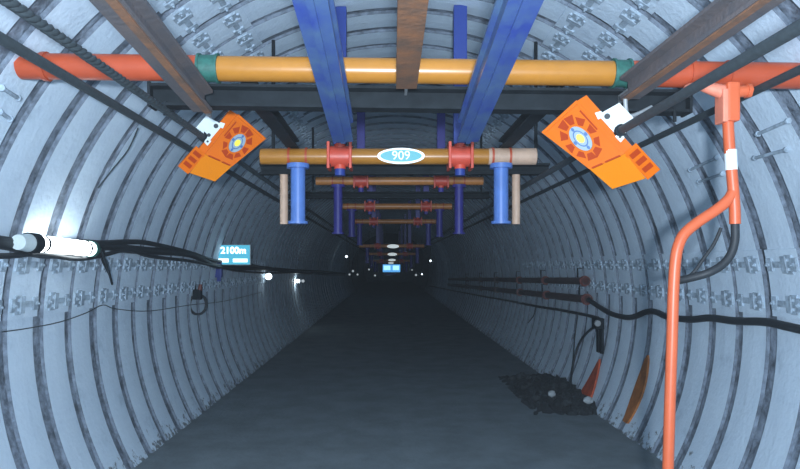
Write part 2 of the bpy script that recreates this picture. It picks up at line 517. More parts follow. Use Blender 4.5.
def blue_beam(x0, x1, lb):
    a, b = Vector((x0, 1.0, 2.502)), Vector((x1, 3.42, 2.248))
    e = empty('blue_beam', b, lb, 'beam', 'blue overhead beams')
    W, H = 0.054, 0.12
    pr = [(-W, 0), (W, 0), (W, 0.014), (0.035, 0.022), (0.035, H - 0.022), (W, H - 0.014), (W, H), (-W, H), (-W, H - 0.014), (-0.035, H - 0.022), (-0.035, 0.022), (-W, 0.014)]
    mm = MB(); mm.prism(pr, [a.lerp(b, i / 6) for i in range(7)]); mm.build('beam', M_BLUE, e)
    mm = MB(); mm.prism([(-0.012, -0.010), (0.012, -0.010), (0.012, 0.001), (-0.012, 0.001)], [a, b]); mm.build('bottom_rib', M_BLUE, e)
    t = a.lerp(b, 0.1)
    top = Vector((t.x, t.y, CZ + math.sqrt((R - 0.005) ** 2 - (t.x - CX) ** 2)))
    mm = MB(); mm.cyl(t + Vector((0, 0, H - 0.005)), top, 0.012, 8); mm.build('hanger_rod', M_STEEL, e)
    c = a.lerp(b, (G1 + 0.06 - 1.0) / 2.42)
    mm = MB(); mm.box((c.x, c.y, (c.z + H + IB(c.x).z) / 2), (0.11, 0.09, IB(c.x).z - c.z - H + 0.004)); mm.build('packing_plate', M_STEEL, e)
blue_beam(-0.2365, -0.2365, 'long blue steel beam overhead, left of the middle rusty rail')
blue_beam(0.416, 0.4205, 'long blue steel beam overhead, right of the middle rusty rail')

# ------------------------------------------------------------------ clamped pipe gantries
def gantry(Y, zp, r, xs, xc, xpost, lb, post_end, mats, group, xr=None):
    mp, mpo, mh = mats
    e = empty('pipe_gantry', (CX, Y, zp), lb, 'crossbeam', group)
    a, b = xs
    mm = MB(); mm.tube([(a, Y, zp), (b, Y, zp)], r, 24); pipe = mm.build('pipe', mp, e)
    if xr:
        mm = MB(); mm.tube([(xr, Y, zp), (b + 0.004, Y, zp)], r + 0.003, 24); o = mm.build('pipe_sleeve', M_PINK, e); o['label'] = 'scuffed pinkish pipe end'
    for x in xc:
        mm = MB()
        mm.tube([(x - 0.07, Y, zp), (x + 0.07, Y, zp)], r + 0.018, 24)
        mm.tube([(x, Y, zp - r - 0.035), (x, Y, zp + r + 0.035)], r * 0.72, 20)
        for s in (-1, 1):
            mm.box((x + s * 0.082, Y, zp), (0.022, 2 * r + 0.06, 2 * r + 0.08), None, 0.006)
        c = mm.build('clamp', M_CLRED, e)
        mm = MB(); mm.tube([(x, Y, zp - r - 0.035), (x, Y, zp - r - 0.085)], r * 0.66, 18); d = mm.build('hanger_socket', mh, c)
        for s in (-1, 1):
            for q in (-1, 1):
                mm = MB(); mm.tube([(x + s * 0.098, Y - r - 0.01, zp + q * (r + 0.015)), (x + s * 0.066, Y - r - 0.01, zp + q * (r + 0.015))], 0.012, 6); mm.build('bolt', M_STEEL, c)
        zt = CZ + math.sqrt(R ** 2 - (x - CX) ** 2) - 0.004
        mm = MB(); mm.box((x, Y, (zp + r + 0.03 + zt) / 2), (0.10, 0.07, zt - zp - r - 0.03), None, 0.006); mm.build('hanger', mh, e)
    for x in xpost:
        mm = MB(); mm.tube([(x, Y, zp - r - 0.03), (x, Y, post_end)], 0.055, 20); po = mm.build('post', mpo, e)
        mm = MB(); mm.tube([(x, Y, zp - r + 0.004), (x, Y, zp - r - 0.03)], 0.085, 20); mm.build('flange', mpo, po)
        mm = MB(); mm.tube([(x, Y, post_end), (x, Y, post_end - 0.02)], 0.075, 20); mm.build('foot_plate', mpo, po)
        for s in (-1, 1):
            mm = MB(); mm.tube([(x + s * 0.065 - 0.008, Y, zp), (x + s * 0.065 + 0.008, Y, zp)], r + 0.008, 24); mm.build('collar', M_RED, e)
    return e
s2 = F / G2
gx = lambda px, Y: (px - VPX) * Y / F
gantry(G2, 2.418, 0.060, (gx(261, G2), gx(535, G2)), (gx(340, G2), gx(460, G2)), (gx(298, G2), gx(501, G2)),
       'yellow orange roof pipe with two red clamps carrying the oval 909 sign', 1.93, (M_YEL, M_POST, M_HANG), 'clamped pipe gantries', xr=gx(488, G2))
gantry(G3, 2.635, 0.052, (gx(316, G3), gx(483, G3)), (gx(361, G3), gx(441, G3)), (gx(338, G3), gx(459, G3)),
       'smaller looking orange roof pipe with red clamps, just behind and below the 909 pipe', 2.0, (M_ORG, M_PURP, M_PURP), 'clamped pipe gantries')
far_g = [(G4, 2.60), (14.2, 2.55), (19.5, 2.17), (24.6, 2.02), (31.0, 1.80), (37.0, 1.74)]
for k, (Y, z) in enumerate(far_g):
    gantry(Y, z, 0.052, (-0.86, 1.09), (-0.31, 0.65), (-0.62, 0.88), 'dark roof pipe with clamps far down the tunnel, hardly visible in the dark', z - 0.5, (M_ORG, M_PURP, M_PURP), 'dark far gantries')
# dark beams close behind the two visible gantries
for (Y, x0, x1, zb, lb) in ((G2 + 0.2, -1.0, 1.26, 2.308, 'dark steel I-beam behind and below the 909 pipe, with two pale drop legs'),
                            (G3 + 0.22, -1.05, 1.28, 2.44, 'dark steel I-beam behind and below the smaller orange pipe')):
    e = empty('steel_crossbeam', (CX, Y, zb), lb, 'crossbeam')
    mm = MB(); mm.ibeam((x0, Y, zb), (x1, Y, zb), 0.085, 0.10, 0.014); mm.build('beam', M_STEEL, e)
    for x in (x0 + 0.1, x1 - 0.1):
        zt = CZ + math.sqrt(R ** 2 - (x - CX) ** 2) - 0.003
        mm = MB(); mm.cyl((x, Y, zb + 0.08), (x, Y, zt), 0.014, 8); mm.build('hanger_rod', M_STEEL, e)
    if Y < 6:
        for px_ in (284, 516):
            x = gx(px_, Y)
            mm = MB(); mm.cyl((x, Y, zb + 0.01), (x, Y, 1.92), 0.032, 14); o = mm.build('drop_leg', M_PINK, e); o['label'] = 'pale drop leg'

for x, lb in ((-0.72, 'short dark beam linking the first I-beam to the 909 pipe on its left half'), (0.885, 'short dark beam linking the first I-beam to the 909 pipe on its right half')):
    mm = MB(); mm.ibeam((x, G1 + 0.112, 2.482), (x, G2 + 0.06, 2.482), 0.07, 0.085, 0.012)
    tag(mm.build('link_beam', M_STEEL), lb, 'beam', 'dark beams linking the gantries')

# ------------------------------------------------------------------ signs
def oval_sign(Y, c, wd, h, txt, lb, group):
    e = empty('oval_sign', c, lb, 'sign', group)
    def ell(a, b, y0, y1, n=40):
        m = MB(); pts0 = [Vector((a * math.cos(2 * PI * k / n), y0, b * math.sin(2 * PI * k / n))) for k in range(n)]
        pts1 = [p + Vector((0, y1 - y0, 0)) for p in pts0]
        m.add(pts0 + pts1, [list(range(n)), list(range(n, 2 * n))] + [[k, (k + 1) % n, n + (k + 1) % n, n + k] for k in range(n)])
        return m
    ell(wd / 2, h / 2, -0.006, 0.006).build('rim', M_SIGNW, e, True)
    ell(wd / 2 * 0.87, h / 2 * 0.74, -0.010, 0.0).build('face', M_SIGNT if txt else M_SIGNW, e, True)
    if txt:
        text_mesh('digits', txt, h * 0.78, Matrix.Translation((0, -0.011, 0)) @ Matrix.Rotation(PI / 2, 4, 'X'), M_SIGNW, e, 0.002, 0.0, 1.0)
    return e
oval_sign(G2, P(401, 156, G2 - 0.085), 0.352, 0.118, '909', 'white rimmed oval teal sign reading 909 on the orange pipe', 'oval signs')
for (px_, py_, Y, wpx, lb) in ((393, 246.3, 19.5, 12, 'bright oval sign far off, topmost and largest of the distant column of signs'),
                               (392.3, 254.3, 24.6, 9.5, 'bright oval sign far off, second from the top of the distant column'),
                               (392, 260, 31, 7.5, 'bright oval sign far off, just above the blue lit board'),
                               (391, 263, 37, 5.5, 'tiny oval sign touching the top edge of the far blue lit board')):
    oval_sign(Y, P(px_, py_, Y - 0.09), wpx * Y / F, wpx * Y / F * 0.32, None, lb, 'oval signs')
# far blue lit board, hung on two wires
Yb = 29.0
c = P(391.5, 268.3, Yb)
e = empty('light_board', c, 'blue lit information board hanging far away in the middle of the tunnel', 'sign')
mm = MB(); mm.box(c, (0.78, 0.08, 0.34), None, 0.01); mm.build('housing', M_FARB, e)
for s, wd in ((-1, 0.30), (1, 0.28)):
    mm = MB(); mm.box(c + Vector((s * 0.2, -0.045, 0.02)), (wd, 0.01, 0.2)); mm.build('panel', M_FARW, e)
    mm = MB(); q = c + Vector((s * 0.3, 0, 0.16)); mm.cyl(q, (q.x, q.y, 3.57), 0.01, 6); mm.build('hanging_wire', M_STEEL, e)
mm = MB(); mm.box(c + Vector((-0.05, 0, -0.25)), (0.5, 0.05, 0.1), None, 0.01); o = mm.build('board_reflection', M_BOXB, e)  # dim blue reflection under the board, shaped as a solid panel
mm = MB(); mm.box(c + Vector((-0.05, 0, -0.185)), (0.06, 0.03, 0.06)); mm.build('link', M_BOXB, o)  # joins the reflection panel to the housing

# left distance sign
Ys = 8.6
c = P(233.5, 254.8, Ys)
e = empty('distance_sign', c, 'small lit blue sign reading 2100m on the left wall cables', 'sign')
mm = MB(); mm.box(c + Vector((0, 0.03, 0)), (0.45, 0.05, 0.275), None, 0.008); mm.build('housing', M_GREY, e)
mm = MB(); mm.box(c + Vector((0, 0.002, 0)), (0.43, 0.012, 0.255)); mm.build('screen', M_LCDB, e)
text_mesh('lettering', '2100m', 0.122, Matrix.Translation((0, -0.006, 0.055)) @ Matrix.Rotation(PI / 2, 4, 'X'), M_LCDW, e, 0.002, 0.003, 1.0)
mm = MB(); mm.box(c + Vector((-0.13, -0.006, -0.075)), (0.13, 0.006, 0.05)); mm.build('lower_block', M_LCDW, e)
mm = MB(); mm.box(c + Vector((0.09, -0.006, -0.075)), (0.19, 0.006, 0.045)); mm.build('lower_block', M_LCDW, e)
mm = MB(); mm.box((wall_x(1.73, -1, 0.0) + 0.04, c.y + 0.06, c.z), (0.20, 0.03, 0.04)); mm.build('wall_bracket', M_STEEL, e)
c2 = P(218, 270, Ys)
mm = MB(); mm.box(c2, (0.11, 0.08, 0.2), None, 0.012); mm.box(c2 + Vector((0.02, -0.02, -0.12)), (0.05, 0.04, 0.06), None, 0.008)
tag(mm.build('junction_box', M_BOXB), 'navy blue junction box under the left edge of the 2100m sign', 'junction box')

# ------------------------------------------------------------------ orange warning lamps
def lamp_case(Apx, Bpx, Dpx, Y, uy, vy, lb, rope):
    sgn = 1 if Apx[0] < VPX else -1
    A = P(*Apx, Y); s = F / Y
    u = Vector(((Dpx[0] - Apx[0]) / s, uy, -(Dpx[1] - Apx[1]) / s))
    v = Vector(((Bpx[0] - Apx[0]) / s, vy, -(Bpx[1] - Apx[1]) / s))
    Lu, Lv = u.length, v.length
    un = u.normalized()
    vn = (v - un * v.dot(un)).normalized()
    n = un.cross(vn)
    if n.y > 0: n = -n                      # n points to the viewer
    T = 0.085
    e = empty('warning_lamp', A, lb, 'lamp', 'orange warning lamps')
    L = lambda a, b, c: A + un * a * Lu + vn * b * Lv + n * c
    def slab(m, q, c0, c1):
        p0 = [L(a, b, c0) for a, b in q]; p1 = [L(a, b, c1) for a, b in q]; k = len(q)
        m.add(p0 + p1, [list(range(k)), list(range(k, 2 * k))] + [[i, (i + 1) % k, k + (i + 1) % k, k + i] for i in range(k)])
    FQ = [(0, 0), (0, 1), (0.85, 0.76), (1, 0)]
    def sh(k):                              # the face outline shrunk towards its middle
        return [(0.45 + (a - 0.45) * k, 0.46 + (b - 0.46) * k) for a, b in FQ]
    mm = MB(); slab(mm, FQ, -T, -0.010); slab(mm, sh(0.97), -0.02, 0.0)
    o4, i4 = FQ, sh(0.90)
    for r in range(4):
        r2 = (r + 1) % 4
        slab(mm, [o4[r], o4[r2], i4[r2], i4[r]], -0.012, 0.007)
    mm.build('housing', M_CASE, e)
    mm = MB(); slab(mm, [(0.03, -0.22), (0.0, 0.01), (1.0, 0.01), (1.02, -0.2)], -T, -0.016); mm.build('side_body', M_CASE, e)
    mm = MB(); slab(mm, [(-0.012, 0.02), (-0.012, 1.0), (0.002, 1.0), (0.002, 0.02)], -T, -0.02); mm.build('edge_strip', M_WHITE, e)
    # recessed slots radiating from the emblem
    cu_, cv_ = 0.445, 0.47
    for k in range(10):
        a = 2 * PI * (k + 0.5) / 10
        if abs(math.sin(a)) > 0.9 : pass
        d = (math.cos(a), math.sin(a)); t_ = (-d[1], d[0])
        r0, r1 = 0.25, 0.40
        if math.cos(a) > 0.5: r1 = 0.36
        pts = []
        for (rr, hw) in ((r0, 0.036), (r1, 0.075)):
            for sd in ((-1, 1) if rr == r0 else (1, -1)):
                pu = cu_ + d[0] * rr * 0.95 + t_[0] * sd * hw
                pv = cv_ + (d[1] * rr * 0.86 + t_[1] * sd * hw * 1.4)
                pts.append((min(max(pu, 0.07), 0.93), min(max(pv, 0.09), 0.92)))
        mm = MB(); slab(mm, pts, -0.004, 0.0025); mm.build('vent_slot', M_CASED, e)
    mm = MB(); slab(mm, [(0.14, 0.075), (0.14, 0.11), (0.50, 0.11), (0.50, 0.075)], -0.004, 0.0025); mm.build('vent_slot', M_CASED, e)
    # emblem: grey oval ring, blue marks, yellow centre
    def ell(a, b, c0, c1, n_=32, du=0, dv=0):
        m = MB(); slab(m, [(cu_ + du + a * math.cos(2 * PI * i / n_), cv_ + dv + b * math.sin(2 * PI * i / n_)) for i in range(n_)], c0, c1); return m
    em = ell(0.20, 0.18, -0.002, 0.012).build('emblem', M_EMB, e)
    ell(0.135, 0.12, 0.008, 0.0135).build('emblem_disc', M_EMBB, em)
    ell(0.115, 0.10, 0.008, 0.015).build('emblem_inner', M_EMB, em)
    ell(0.07, 0.07, 0.008, 0.018).build('emblem_centre', M_EMBY, em)
    for du, dv in ((-0.165, 0.0), (0.165, 0.0), (0.0, 0.145), (0.0, -0.145)):
        ell(0.03, 0.03, 0.008, 0.014, 12, du, dv).build('emblem_mark', M_EMBB, em)
    # hood folded back under the face, with notched cheeks
    H = 0.36
    back = -0.115
    h0 = [L(1, 0.0, -0.006), L(0.85, 0.76, -0.006), L(1.24, 0.70, back * 0.6), L(1.42, 0.04, back * 0.6)]
    mm = MB(); off = -n * 0.012 
    h1 = [p + off for p in h0]
    mm.add(h0 + h1, [[0, 1, 2, 3], [4, 5, 6, 7]] + [[i, (i + 1) % 4, 4 + (i + 1) % 4, 4 + i] for i in range(4)])
    mm.build('hood', M_CASEL, e)
    mm = MB(); slab(mm, [(0.965, 0.1), (0.90, 0.42), (0.925, 0.42), (0.99, 0.1)], -0.01, 0.009); slab(mm, [(0.89, 0.48), (0.845, 0.70), (0.87, 0.70), (0.915, 0.48)], -0.01, 0.009); mm.build('hood_slot', M_CASED, e)
    mm = MB()
    prof = [(1.0, -T), (0.98, -0.010), (1.02, -0.008), (1 + H + 0.09, back * 0.75 + 0.0), (1 + H * 1.1, back - 0.03), (1 + H * 0.55, back - 0.01)]
    k = len(prof)
    p0 = [L(a, -0.30, c_) for a, c_ in prof]; p1 = [L(a, 0.03, c_) for a, c_ in prof]
    mm.add(p0 + p1, [list(range(k)), list(range(k, 2 * k))] + [[i, (i + 1) % k, k + (i + 1) % k, k + i] for i in range(k)])
    ck = mm.build('cheek', M_CASE, e)
    for a in (1.05, 1.17, 1.29):
        f = -0.008 - (a - 1.02) * 0.1814
        mm = MB(); q = [L(a, -0.25, f + 0.004), L(a, -0.03, f + 0.004), L(a + 0.07, -0.03, f - 0.0127 + 0.004), L(a + 0.07, -0.25, f - 0.0127 + 0.004)]
        q2 = [p - n * 0.01 for p in q]
        mm.add(q + q2, [[0, 1, 2, 3], [4, 5, 6, 7]] + [[i, (i + 1) % 4, 4 + (i + 1) % 4, 4 + i] for i in range(4)]); mm.build('cheek_notch', M_CASED, ck)
    # white mounting bracket on the outer side
    mm = MB(); slab(mm, [(0.42, -0.60), (0.36, -0.20), (0.40, -0.12), (0.72, -0.12), (0.80, -0.22), (0.72, -0.60)], -0.035, -0.010)
    slab(mm, [(0.34, -0.22), (0.30, -0.10), (0.40, -0.06), (0.42, -0.2)], -0.05, -0.006)
    slab(mm, [(0.73, -0.24), (0.73, -0.08), (0.84, -0.08), (0.83, -0.2)], -0.05, -0.006)
    br = mm.build('mounting_bracket', M_WHITE, e)
    for (a, b, r_) in ((0.45, -0.24, 0.014), (0.67, -0.23, 0.011), (0.78, -0.15, 0.007)):
        mm = MB(); mm.tube([L(a, b, -0.016), L(a, b, -0.004)], r_, 12); mm.build('bolt_hole', M_BLACK, br)
    q = L(0.55, -0.58, -0.03)
    mm = MB(); mm.tube([q, Vector((rope[0], q.y + 0.02, rope[1]))], 0.012, 8); mm.tube([(rope[0], q.y - 0.01, rope[1]), (rope[0], q.y + 0.06, rope[1])], 0.03, 12); mm.build('rope_clip', M_STEEL, e)
    return e
ROPES = [(-1.11, 2.37, 0.020), (-1.316, 2.37, 0.021), (1.107, 2.24, 0.020), (1.80, 2.453, 0.020)]
lamp_case((238, 114), (263.5, 135.7), (208, 156), 3.95, -0.07, 0.085, 'orange slotted lamp with round emblem hanging under the left rusty rail', ROPES[0])
lamp_case((576.6, 100.3), (543.5, 126), (620, 156), 3.15, -0.07, 0.085, 'orange slotted lamp with round emblem hanging under the right rusty rail', ROPES[2])

# ------------------------------------------------------------------ long ropes along the shoulders
RL_ = ['thick dark twisted rope along the left shoulder, inner of the two', 'dark rope along the left shoulder, the outer one nearer the wall',
       'dark rope along the right shoulder that carries the right orange lamp', 'dark rope along the right shoulder, the outer one nearer the wall']
for (x, z, r), lb in zip(ROPES, RL_):
    mm = MB()
    if x == ROPES[0][0]:
        for ph in range(3):
            pts = [(x + 0.008 * math.cos(t * 0.8 + ph * 2.094), 0.5 + t * 0.012 * 1.25, z + 0.008 * math.sin(t * 0.8 + ph * 2.094)) for t in range(0, 430)]
            mm.tube(pts, 0.0125, 6)
        mm.tube([(x, 6.9, z), (x, 40, z)], r, 8)
    else:
        mm.tube([(x, 0.5 + 39.5 * i / 30, z) for i in range(31)], r, 10)
    tag(mm.build('wire_rope', M_ROPE), lb, 'rope', 'long ropes along the tunnel')

# ------------------------------------------------------------------ orange standpipe on the right
Yp = 3.16
q = lambda a, b, d=0.0: P(a, b, Yp + d)
e = empty('standpipe', (q(668, 469).x, Yp, 0), 'orange standpipe with cranked middle and white tape, hung from the right red pipe', 'standpipe')
mm = MB(); mm.tube([q(727, 100), q(729, 140), q(732, 175), q(734.5, 205), q(735, 224)], 0.026, 16, smooth_path=4); up = mm.build('upper_pipe', M_STAND, e)
mm = MB(); mm.tube([q(730.4, 150), q(731.4, 170)], 0.0285, 16); o = mm.build('tape', M_TAPE, up); o['label'] = 'white reflective tape'
mm = MB(); mm.tube([q(733, 192), q(728, 200), q(716, 210), q(698, 222), q(685, 233), q(679, 244), q(675.5, 260), q(673.5, 290), q(672, 340), q(670, 400), q(668, 469), q(664.5, 592)], 0.0265, 16, smooth_path=4); mm.build('lower_pipe', M_STAND, e)
mm = MB(); z0 = 0.0; mm.tube([(q(664.5, 592).x, Yp, 0.0), (q(664.5, 592).x, Yp, 0.02)], 0.09, 16); mm.build('foot_plate', M_STAND, e)
mm = MB(); mm.box(q(730, 103), (0.062, 0.08, 0.19), None, 0.012); hd = mm.build('tee_head', M_STAND, e)
mm = MB(); mm.box(q(721.5, 107), (0.026, 0.085, 0.16), None, 0.006); mm.build('pale_cheek', M_SADDLE, hd)
mm = MB(); mm.tube([q(728, 92), q(750, 91)], 0.028, 14); mm.tube([q(746, 91), q(750, 91)], 0.036, 6); mm.build('side_outlet', M_STAND, hd)
mm = MB(); mm.tube([q(684, 96), q(687, 88), q(698, 86), q(712, 89), q(722, 92)], [0.012, 0.016, 0.02, 0.030, 0.036], 12, smooth_path=3); mm.build('saddle_arm', M_SADDLE, hd)
mm = MB(); mm.tube([Vector((1.72 - 0.03, G1, zc(1.72))), Vector((1.72 + 0.03, G1, zc(1.72)))], 0.072, 20); mm.build('saddle', M_RED, e)
mm = MB(); mm.tube([q(735, 224), q(735, 240), q(731, 254), q(722, 265), q(708, 273), q(690, 278, 0.04), q(676, 281, 0.085)], 0.020, 10, smooth_path=4)
tag(mm.build('hose', M_BLACK), 'black rubber hose curving from the standpipe upper end behind its lower pole', 'hose')
mm = MB(); mm.tube([q(721, 228, 0.05), q(714, 244, 0.05), q(704, 258, 0.05), q(694, 272, 0.05), q(684, 280, 0.06)], 0.009, 8, smooth_path=4)
tag(mm.build('cable', M_BLACK), 'thin black cable slanting beside the standpipe hose', 'cable')
# small hook on the end of the right rail
mm = MB(); mm.tube([P(625, 95, 3.14), P(626, 110, 3.14), P(629, 116, 3.14), P(640, 113, 3.14), P(652, 107, 3.14)], 0.011, 8, smooth_path=4)
tag(mm.build('hook', M_GREY), 'grey steel hook bar at the end of the right rusty rail', 'hook')

# ------------------------------------------------------------------ left wall: tube lamp, cables, coil
pa, pb = Vector((-2.14, 3.95, 1.732)), Vector((-2.14, 4.66, 1.716))
e = empty('tube_lamp', pa.lerp(pb, .5), 'glowing white tube lamp fixed to the left wall ribs', 'lamp')
mm = MB(); mm.tube([pa, pb], 0.052, 20); mm.build('tube', M_TUBE, e)
mm = MB(); mm.tube([pb, pb + Vector((0, 0.05, 0))], 0.058, 20); mm.build('end_cap', M_GREEN, e)
mm = MB(); mm.tube([pa + Vector((0, -0.09, 0)), pa], 0.062, 20); mm.build('end_cap', M_STEEL, e)
mm = MB(); mm.tube([pa + Vector((0, -0.19, 0.0)), pa + Vector((0, -0.09, 0))], [0.045, 0.055], 20); mm.build('glass_end', M_WHITE, e)
for t in (0.1, 0.9):
    c = pa.lerp(pb, t); mm = MB(); mm.tube([c + Vector((0, -0.012, 0)), c + Vector((0, 0.012, 0))], 0.055, 20); mm.box(c + Vector((-0.075, 0, 0)), (0.10, 0.03, 0.03)); mm.build('bracket', M_STEEL, e)

base = [(-565, 190), (-250, 222), (-60, 240), (0, 246), (40, 250), (75, 252), (102, 248), (128, 247), (150, 251), (190, 256), (214, 264), (240, 268), (270, 270), (300, 272), (325, 273.5), (345, 274)]
CL = ['thickest black cable of the bundle along the left wall, behind the tube lamp', 'upper black cable of the bundle along the left wall', 'lower sagging black cable of the bundle along the left wall']
for k, (dz, dx, r) in enumerate(((0.0, 0.0, 0.036), (0.05, 0.012, 0.022), (-0.042, 0.03, 0.017))):
    pts = []
    for i, (a, b) in enumerate(base):
        p = wallP(a, b, 0.045 + dx)
        sag = 0.02 * math.sin((i - 2) * 2.1 + k * 1.7)
        pts.append(p + Vector((0, 0, dz + sag)))
    mm = MB(); mm.tube(pts, r, 8, smooth_path=5)
    tag(mm.build('power_cable', M_BLACK), CL[k], 'cable', 'left wall cables')
# dangling tail below the tube lamp
mm = MB(); mm.tube([wallP(99, 250, 0.09), wallP(103, 262, 0.07), wallP(109, 274, 0.06), wallP(112, 284, 0.06), wallP(109, 272, 0.10), wallP(104, 258, 0.12), wallP(101, 249, 0.12)], 0.009, 8, smooth_path=4)
tag(mm.build('cable_tail', M_BLACK), 'short black cable loop dangling from the end of the tube lamp', 'cable')
mm = MB(); mm.tube([wallP(a, b, 0.03) for a, b in ((2, 332), (30, 328), (60, 322), (86, 313), (103, 305), (116, 309), (150, 311), (190, 305), (225, 301), (262, 292))], 0.004, 6, smooth_path=4)
tag(mm.build('wire', M_ROPE), 'thin sagging wire strung low across the left wall ribs', 'wire')
mm = MB(); mm.tube([wallP(138, 128, 0.06), wallP(128, 150, 0.05), wallP(112, 170, 0.04), wallP(98, 188, 0.03)], 0.006, 6, smooth_path=4)
tag(mm.build('wire', M_ROPE), 'thin dark wire slanting over the left ribs below the ropes', 'wire')
c = wallP(198, 303, 0.07)
e = empty('hose_coil', c, 'small black coil with a red knob hanging on the left wall', 'hose coil')
mm = MB()
pts = []
for t in range(0, 61):
    a = PI / 2 + t / 60 * 4 * PI
    pts.append(c + Vector((0.030 * (t / 60 - .5) + 0.098 * math.cos(a) * 0.8, 0.098 * math.cos(a) * 0.6, 0.115 * math.sin(a) - 0.02)))
mm.tube(pts, 0.011, 8); mm.build('coil', M_BLACK, e)
mm = MB(); mm.box(c + Vector((0.0, -0.02, 0.10)), (0.10, 0.08, 0.12), None, 0.012); mm.tube([c + Vector((-0.03, 0, 0.14)), c + Vector((-0.05, 0, 0.24))], 0.014, 8); mm.build('holder', M_STEEL, e)
mm = MB(); mm.tube([c + Vector((0.03, -0.03, 0.15)), c + Vector((0.04, -0.03, 0.22))], [0.028, 0.02], 12); o = mm.build('knob', M_FLRED, e); o['label'] = 'red knob'

# small wall lamps
def small_lamp(px, py, inset, r, lb, m, power=0.0, Y=None, stretch=1.6):
    c = wallP(px, py, inset) if Y is None else P(px, py, Y)
    e = empty('wall_lamp', c, lb, 'lamp', 'small lamps along the tunnel')
    mm = MB(); n = 12
    mm.tube([c + Vector((0, r * stretch * (t - 0.5) * 2, 0)) for t in (0, .12, .35, .65, .88, 1)], [r * .35, r * .8, r, r, r * .8, r * .35], n); mm.build('lens', m, e)
    mm = MB(); mm.tube([c + Vector((0, r * stretch, 0)), c + Vector((0, r * stretch + r, 0))], r * 0.75, n)
    x = wall_x(min(c.z, 3.2), -1 if px < VPX else 1)
    if Y is None: mm.tube([c + Vector((0, r * stretch + r * .5, 0)), (x, c.y + r * stretch + r * .5, c.z)], r * 0.3, 6)
    mm.build('holder', M_STEEL, e)
    if power:
        l = bpy.data.lights.new('lamp_light', 'POINT'); l.energy = power; l.color = (0.8, 0.95, 1.0); l.shadow_soft_size = r
        lo = bpy.data.objects.new('lamp_light', l); COL.objects.link(lo); lo.parent = e; lo.location = (0.03 if px < VPX else -0.03, -r * stretch - 0.06, -0.02)
    return e
small_lamp(268.5, 276.5, 0.10, 0.062, 'small white lit lamp on the left wall just beyond the 2100m sign', M_GLOW, 0.3)
small_lamp(298, 281, 0.06, 0.05, 'small lit lamp on the left wall streaking light down a rib', M_GLOW, 2.2)
small_lamp(303, 281, 0.06, 0.04, 'dim lamp on the left wall right beside the rib streaked with light', M_DIMGLOW)
tiny = [(346.5, 256.5, 'tiny white light high on the dark left side far away', M_GLOW, 0.05, 26), (353, 271, 'tiny light far left, top of the left cluster of three', M_DIMGLOW, 0.05, 30), (349.5, 274.5, 'tiny light far left, left one of the cluster of three', M_DIMGLOW, 0.045, 30.4), (357.5, 274.5, 'tiny light far left, right one of the cluster of three', M_DIMGLOW, 0.045, 30.8),
        (369, 269.5, 'tiny dim light left of the far blue board', M_DIMGLOW, 0.045, 33), (375, 275.5, 'tiny dim light low left of the far blue board', M_DIMGLOW, 0.05, 33.5), (412, 270, 'tiny dim light just right of the far blue board', M_DIMGLOW, 0.035, 33), (416, 275, 'tiny dim light low right of the far blue board, left of a pair', M_DIMGLOW, 0.055, 32), (422, 274.2, 'tiny light low right of the far blue board, right of a pair', M_GLOW, 0.04, 32.4), (430.5, 260.8, 'tiny white light high on the dark right side far away', M_GLOW, 0.045, 28)]
for (a, b, lb, m_, r, Y) in tiny:
    e = small_lamp(a, b, 0, r, lb, m_, 0, Y)
    c = Vector(e.location)
    zt = CZ + math.sqrt(R ** 2 - (c.x - CX) ** 2)
    mm = MB(); mm.cyl(c + Vector((0, r * 1.6 + r * .5, 0)), (c.x, c.y + r * 2.1, zt), 0.008, 6); mm.build('cord', M_STEEL, e)

# ------------------------------------------------------------------ right wall: pipes, hoses, box, rubble
def wall_pipe(pe, y_vp, r, Yend, lb, m, flr):
    p = wallP(*pe, 0.09)
    y1 = y_vp + (pe[1] - y_vp) * p.y / Yend
    z1 = CAMZ + (VPY - y1) * Yend / F
    p1 = Vector((min(p.x, wall_x(z1, 1, 0.09)), Yend, z1))
    e = empty('wall_pipe', p, lb, 'pipe', 'pipes on the right wall')
    mm = MB(); mm.tube([p, p1], r, 14); mm.build('pipe', m, e)
    d = (p1 - p).normalized()
    for k, t in enumerate((0.0, 2.0, 4.0, 6.5, 9.0, 12)):
        c = p + d * t
        mm = MB(); mm.tube([c, c + d * 0.10], r * 1.2, 14); mm.tube([c + d * 0.04, c + d * 0.06], r * 1.42, 14)
        mm.build('coupling', M_FLRED if k < 3 else m, e)
        h = c + d * 0.35
        mm = MB(); mm.tube([h, h + Vector((0, 0, 0.16)), (wall_x(h.z + 0.16, 1), h.y, h.z + 0.16)], 0.010, 6); mm.build('hanger', M_STEEL, e)
    return p, p1
pA, _ = wall_pipe((586, 281), 278, 0.047, 26, 'dark brown pipe on the right wall, upper of the two with reddish flanges', M_PIPEB, True)
pB, _ = wall_pipe((588, 299.5), 278, 0.050, 26, 'dark brown pipe on the right wall, lower of the two with reddish flanges', M_PIPEB, True)
mm = MB(); mm.tube([wallP(a, b, 0.06) for a, b in ((598, 318), (584, 314.6), (560, 310), (534.6, 306), (510, 301), (481, 296), (455, 291), (430, 286))], 0.020, 10, smooth_path=4)
tag(mm.build('hose', M_BLACK), 'thin black hose below the two brown pipes on the right wall', 'hose')
mm = MB(); mm.tube([pB + Vector((0, -0.02, 0))] + [wallP(a, b, 0.06) for a, b in ((598, 306), (612, 314), (630, 317.5), (646, 312), (656, 312), (668, 317), (690, 319.5), (710, 318), (735, 321), (765, 322), (785, 326), (812, 332), (900, 350))], 0.028, 12, smooth_path=5)
tag(mm.build('hose', M_BLACK), 'thick black hose sagging along the right wall behind the orange pole', 'hose')
c = wallP(598, 326, 0.10)
e = empty('junction_box', c, 'grey cable junction box on the right wall below the brown pipes', 'junction box')
mm = MB(); mm.box(c + Vector((0, 0, 0.03)), (0.10, 0.16, 0.13), None, 0.012); mm.build('box', M_STEEL, e)
